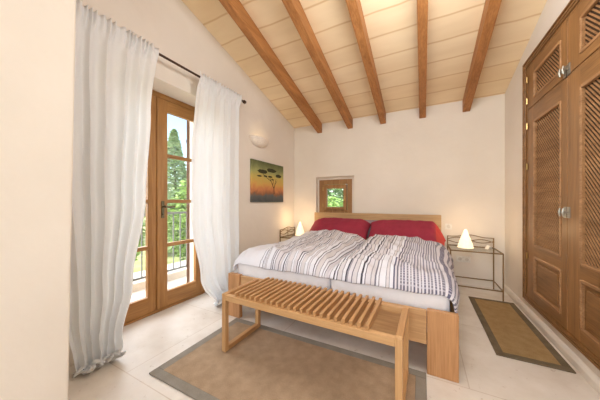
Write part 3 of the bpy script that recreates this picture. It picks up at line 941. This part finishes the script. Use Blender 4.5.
# ------------------------------------------------------------------ outside
G = -.45
st(obj('garden_ground', B(-26, -4.3, -12, 30, G-.3, G), M['grass']))
st(obj('back_garden_ground', B(-4.3, 14, 4.6, 30, G-.3, G), M['grass']))
st(obj('terrace_floor', B(-4.3, XO, -2.5, 4.6, G-.3, -.04), M['terrace']))
rl = thing('terrace_railing', 'grey iron terrace railing with thin upright bars outside the glazed door', 'railing', (-3.55, 2.0, -.04))
for z, h in ((.10, .022), (1.0, .03)):
    obj('rail', B(-.015, .015, -2.0, 2.4, z, z+h), M['blackiron'], rl)
k = 0
for i in range(37):
    y = -1.98+i*.12
    post = i % 9 == 0
    r = .018 if post else .007
    obj('post' if post else 'bar', B(-r, r, y-r, y+r, 0, 1.03 if post else 1.0), M['blackiron'], rl)
st(obj('trim_1', Bs((-3.75, -3.4, 0.0, 4.5, -.04, .06)), M['terrace']))
# folded-back shutter on the outer wall face
sh = thing('window_shutter', 'brown wooden shutter folded back against the outside wall beside the glazed door', 'shutter', (XO-.03, DY1+.03, 0), math.radians(50))
w_, x0 = .54, -.045
obj('shutter_frame', Bs((x0, 0, 0, .07, .03, 2.27), (x0, 0, w_-.07, w_, .03, 2.27), (x0, 0, .07, w_-.07, .03, .15), (x0, 0, .07, w_-.07, 1.1, 1.2), (x0, 0, .07, w_-.07, 2.15, 2.27)), M['shutter'], sh, bevel=.004)
for q in (range(0, 18), range(21, 39)):
    obj('louvre_panel', Bs(*[(x0+.01, -.01, .07, w_-.07, .17+i*.05, .221+i*.05) for i in q]), M['shutter'], sh)
for z in (.3, 1.95):
    obj('shutter_hinge', B(x0-.006, x0, .0, .12, z, z+.03), M['blackiron'], sh)

def foliage(bm, c, rx_, ry_, rz2, n, size, rnd, shape='ball'):
    for _ in range(n):
        if shape == 'cone':
            h = rnd.random()**1.3; rad = (1-h)**.7*(.75+.25*rnd.random()); a = rnd.uniform(0, 2*PI)
            p = Vector((c[0]+rx_*rad*math.cos(a), c[1]+ry_*rad*math.sin(a), c[2]+rz2*h))
        else:
            while True:
                q = Vector((rnd.uniform(-1, 1), rnd.uniform(-1, 1), rnd.uniform(-1, 1)))
                if q.length <= 1 and q.length > .45: break
            q *= 1+.25*noise.noise(q*2.5)
            p = Vector((c[0]+q.x*rx_, c[1]+q.y*ry_, c[2]+q.z*rz2))
        s = size*rnd.uniform(.6, 1.4)
        m = Matrix.Rotation(rnd.uniform(0, 6.28), 3, 'Z') @ Matrix.Rotation(rnd.uniform(-1.2, 1.2), 3, 'X')
        vs = [bm.verts.new(p + m @ Vector(w)*s) for w in ((-.5, 0, 0), (0, -.28, .1), (.55, 0, 0), (0, .28, .1))]
        bm.faces.new(vs)
def tree(name, label, x, y, r, h, kind, mat, n, size, seed, trunk=.4, grp='garden trees outside the glazed door'):
    t = thing(name, label, 'tree', (x, y, G), 0, grp)
    rnd = random.Random(seed)
    bm = bmesh.new(); tube(bm, [(0, 0, 0), (.03, .02, h*.5), (0, 0, h*.85)], [.07, .05, .02], 8)
    for k in range(5):
        a = k*1.3; z = h*(.3+.1*k)
        tube(bm, [(0.02, .01, z), (math.cos(a)*r*.5, math.sin(a)*r*.5, z+.2*r)], [.025, .01], 6)
    obj('trunk', bm, M['bark'], t)
    bm = bmesh.new()
    if kind == 'cone': foliage(bm, (0, 0, trunk*.3), r, r, h-trunk*.3, n, size, rnd, 'cone')
    else:
        foliage(bm, (0, 0, trunk+(h-trunk)/2), r, r, (h-trunk)/2, n, size, rnd)
    bmesh.ops.recalc_face_normals(bm, faces=bm.faces)
    obj('crown', bm, mat, t)
# seen through the right leaf: dir x/y about -1.45; through the left leaf about -1.75
tree('cypress_tree', 'slim pale cypress seen through the glass leaf next to the picture', -7.0, 4.8, .7, 3.9, 'cone', M['olive'], 6000, .13, 1)
tree('cypress_tree', 'dark cypress seen low between the two glass leaves', -8.6, 6.5, .6, 2.8, 'cone', M['cypress'], 4200, .13, 2)
tree('garden_bush', 'yellow-green bush at the right edge of the glazed door view', -5.4, 4.15, .55, 2.1, 'ball', M['bush'], 4200, .11, 3, .1)
tree('garden_bush', 'bright green bush seen through the lower panes of the left glass leaf', -5.6, 2.45, .6, 1.95, 'ball', M['bush'], 4200, .11, 4, .1)
tree('garden_tree', 'round green tree behind the left glass leaf', -11.5, 5.2, 1.3, 2.9, 'ball', M['cypress'], 5200, .17, 5, .5)
tree('garden_tree', 'distant round tree behind the slim cypress', -13.0, 10.6, 1.8, 3.2, 'ball', M['olive'], 5200, .22, 6, .4)
tree('garden_bush', 'light green shrub seen through the small square window', -2.75, 8.2, 1.0, 1.72, 'ball', M['bush'], 5200, .11, 7, .1, 'shrubs behind the house')
tree('garden_tree', 'darker tree beyond the shrub seen through the small square window', -4.6, 13.0, 2.4, 3.2, 'ball', M['cypress'], 6000, .22, 8, .2, 'shrubs behind the house')

# ------------------------------------------------------------------ light
wd = bpy.data.worlds.new('sky'); SC.world = wd; wd.use_nodes = True
nt = wd.node_tree; nt.nodes.clear()
out = nt.nodes.new('ShaderNodeOutputWorld'); bg = nt.nodes.new('ShaderNodeBackground')
sky = nt.nodes.new('ShaderNodeTexSky'); sky.sky_type = 'NISHITA'; sky.sun_disc = False
sky.sun_elevation = math.radians(48); sky.sun_rotation = math.radians(200); sky.air_density = 1.0; sky.dust_density = 2.0
nt.links.new(sky.outputs[0], bg.inputs[0]); bg.inputs[1].default_value = .42
nt.links.new(bg.outputs[0], out.inputs[0])

def light(kind, name, loc, energy, color, target=None, **kw):
    l = bpy.data.lights.new(name, kind); l.energy = energy; l.color = color
    for k, v in kw.items(): setattr(l, k, v)
    o = bpy.data.objects.new(name, l); C.objects.link(o); o.location = loc
    if target is not None:
        o.rotation_euler = (Vector(target)-Vector(loc)).to_track_quat('-Z', 'Y').to_euler()
    return o
light('SUN', 'hazy_sun', (-6, 1.0, 3.4), 7, (1, .99, .98), (-1.0, 1.7, .2), angle=math.radians(80))
light('AREA', 'rear_fill_light', (-.25, YF-.3, 1.95), 22, (.97, .99, 1), (-.4, 3, 1.3), shape='RECTANGLE', size=1.8, size_y=1.9)  # added area light behind the camera, fills the room from outside the view
light('POINT', 'overhead_fill_light', (.05, 1.5, 2.55), 44, (.95, .98, 1), shadow_soft_size=.4)  # added fill above the view to brighten the bed and back wall, no fitting
light('POINT', 'sconce_bulb', (XL+.07, 2.85, 2.04), .25, (1, .8, .5), shadow_soft_size=.03)

# ------------------------------------------------------------------ camera
cam = bpy.data.cameras.new('camera'); co = bpy.data.objects.new('camera', cam); C.objects.link(co)
cam.sensor_width = 36; cam.lens = 36*236/600; cam.clip_start = .02
cam.shift_y = 2/600
co.location = (0, 0, 1.15)
co.rotation_euler = (PI/2, 0, math.atan(.5206))
SC.camera = co
SC.view_settings.view_transform = 'Standard'; SC.view_settings.look = 'None'
SC.view_settings.exposure = .47; SC.view_settings.gamma = 1; SC.view_settings.use_curve_mapping = False
SC.cycles.max_bounces = 10; SC.cycles.diffuse_bounces = 6; SC.cycles.sample_clamp_indirect = 6
SC.cycles.caustics_reflective = False; SC.cycles.caustics_refractive = False
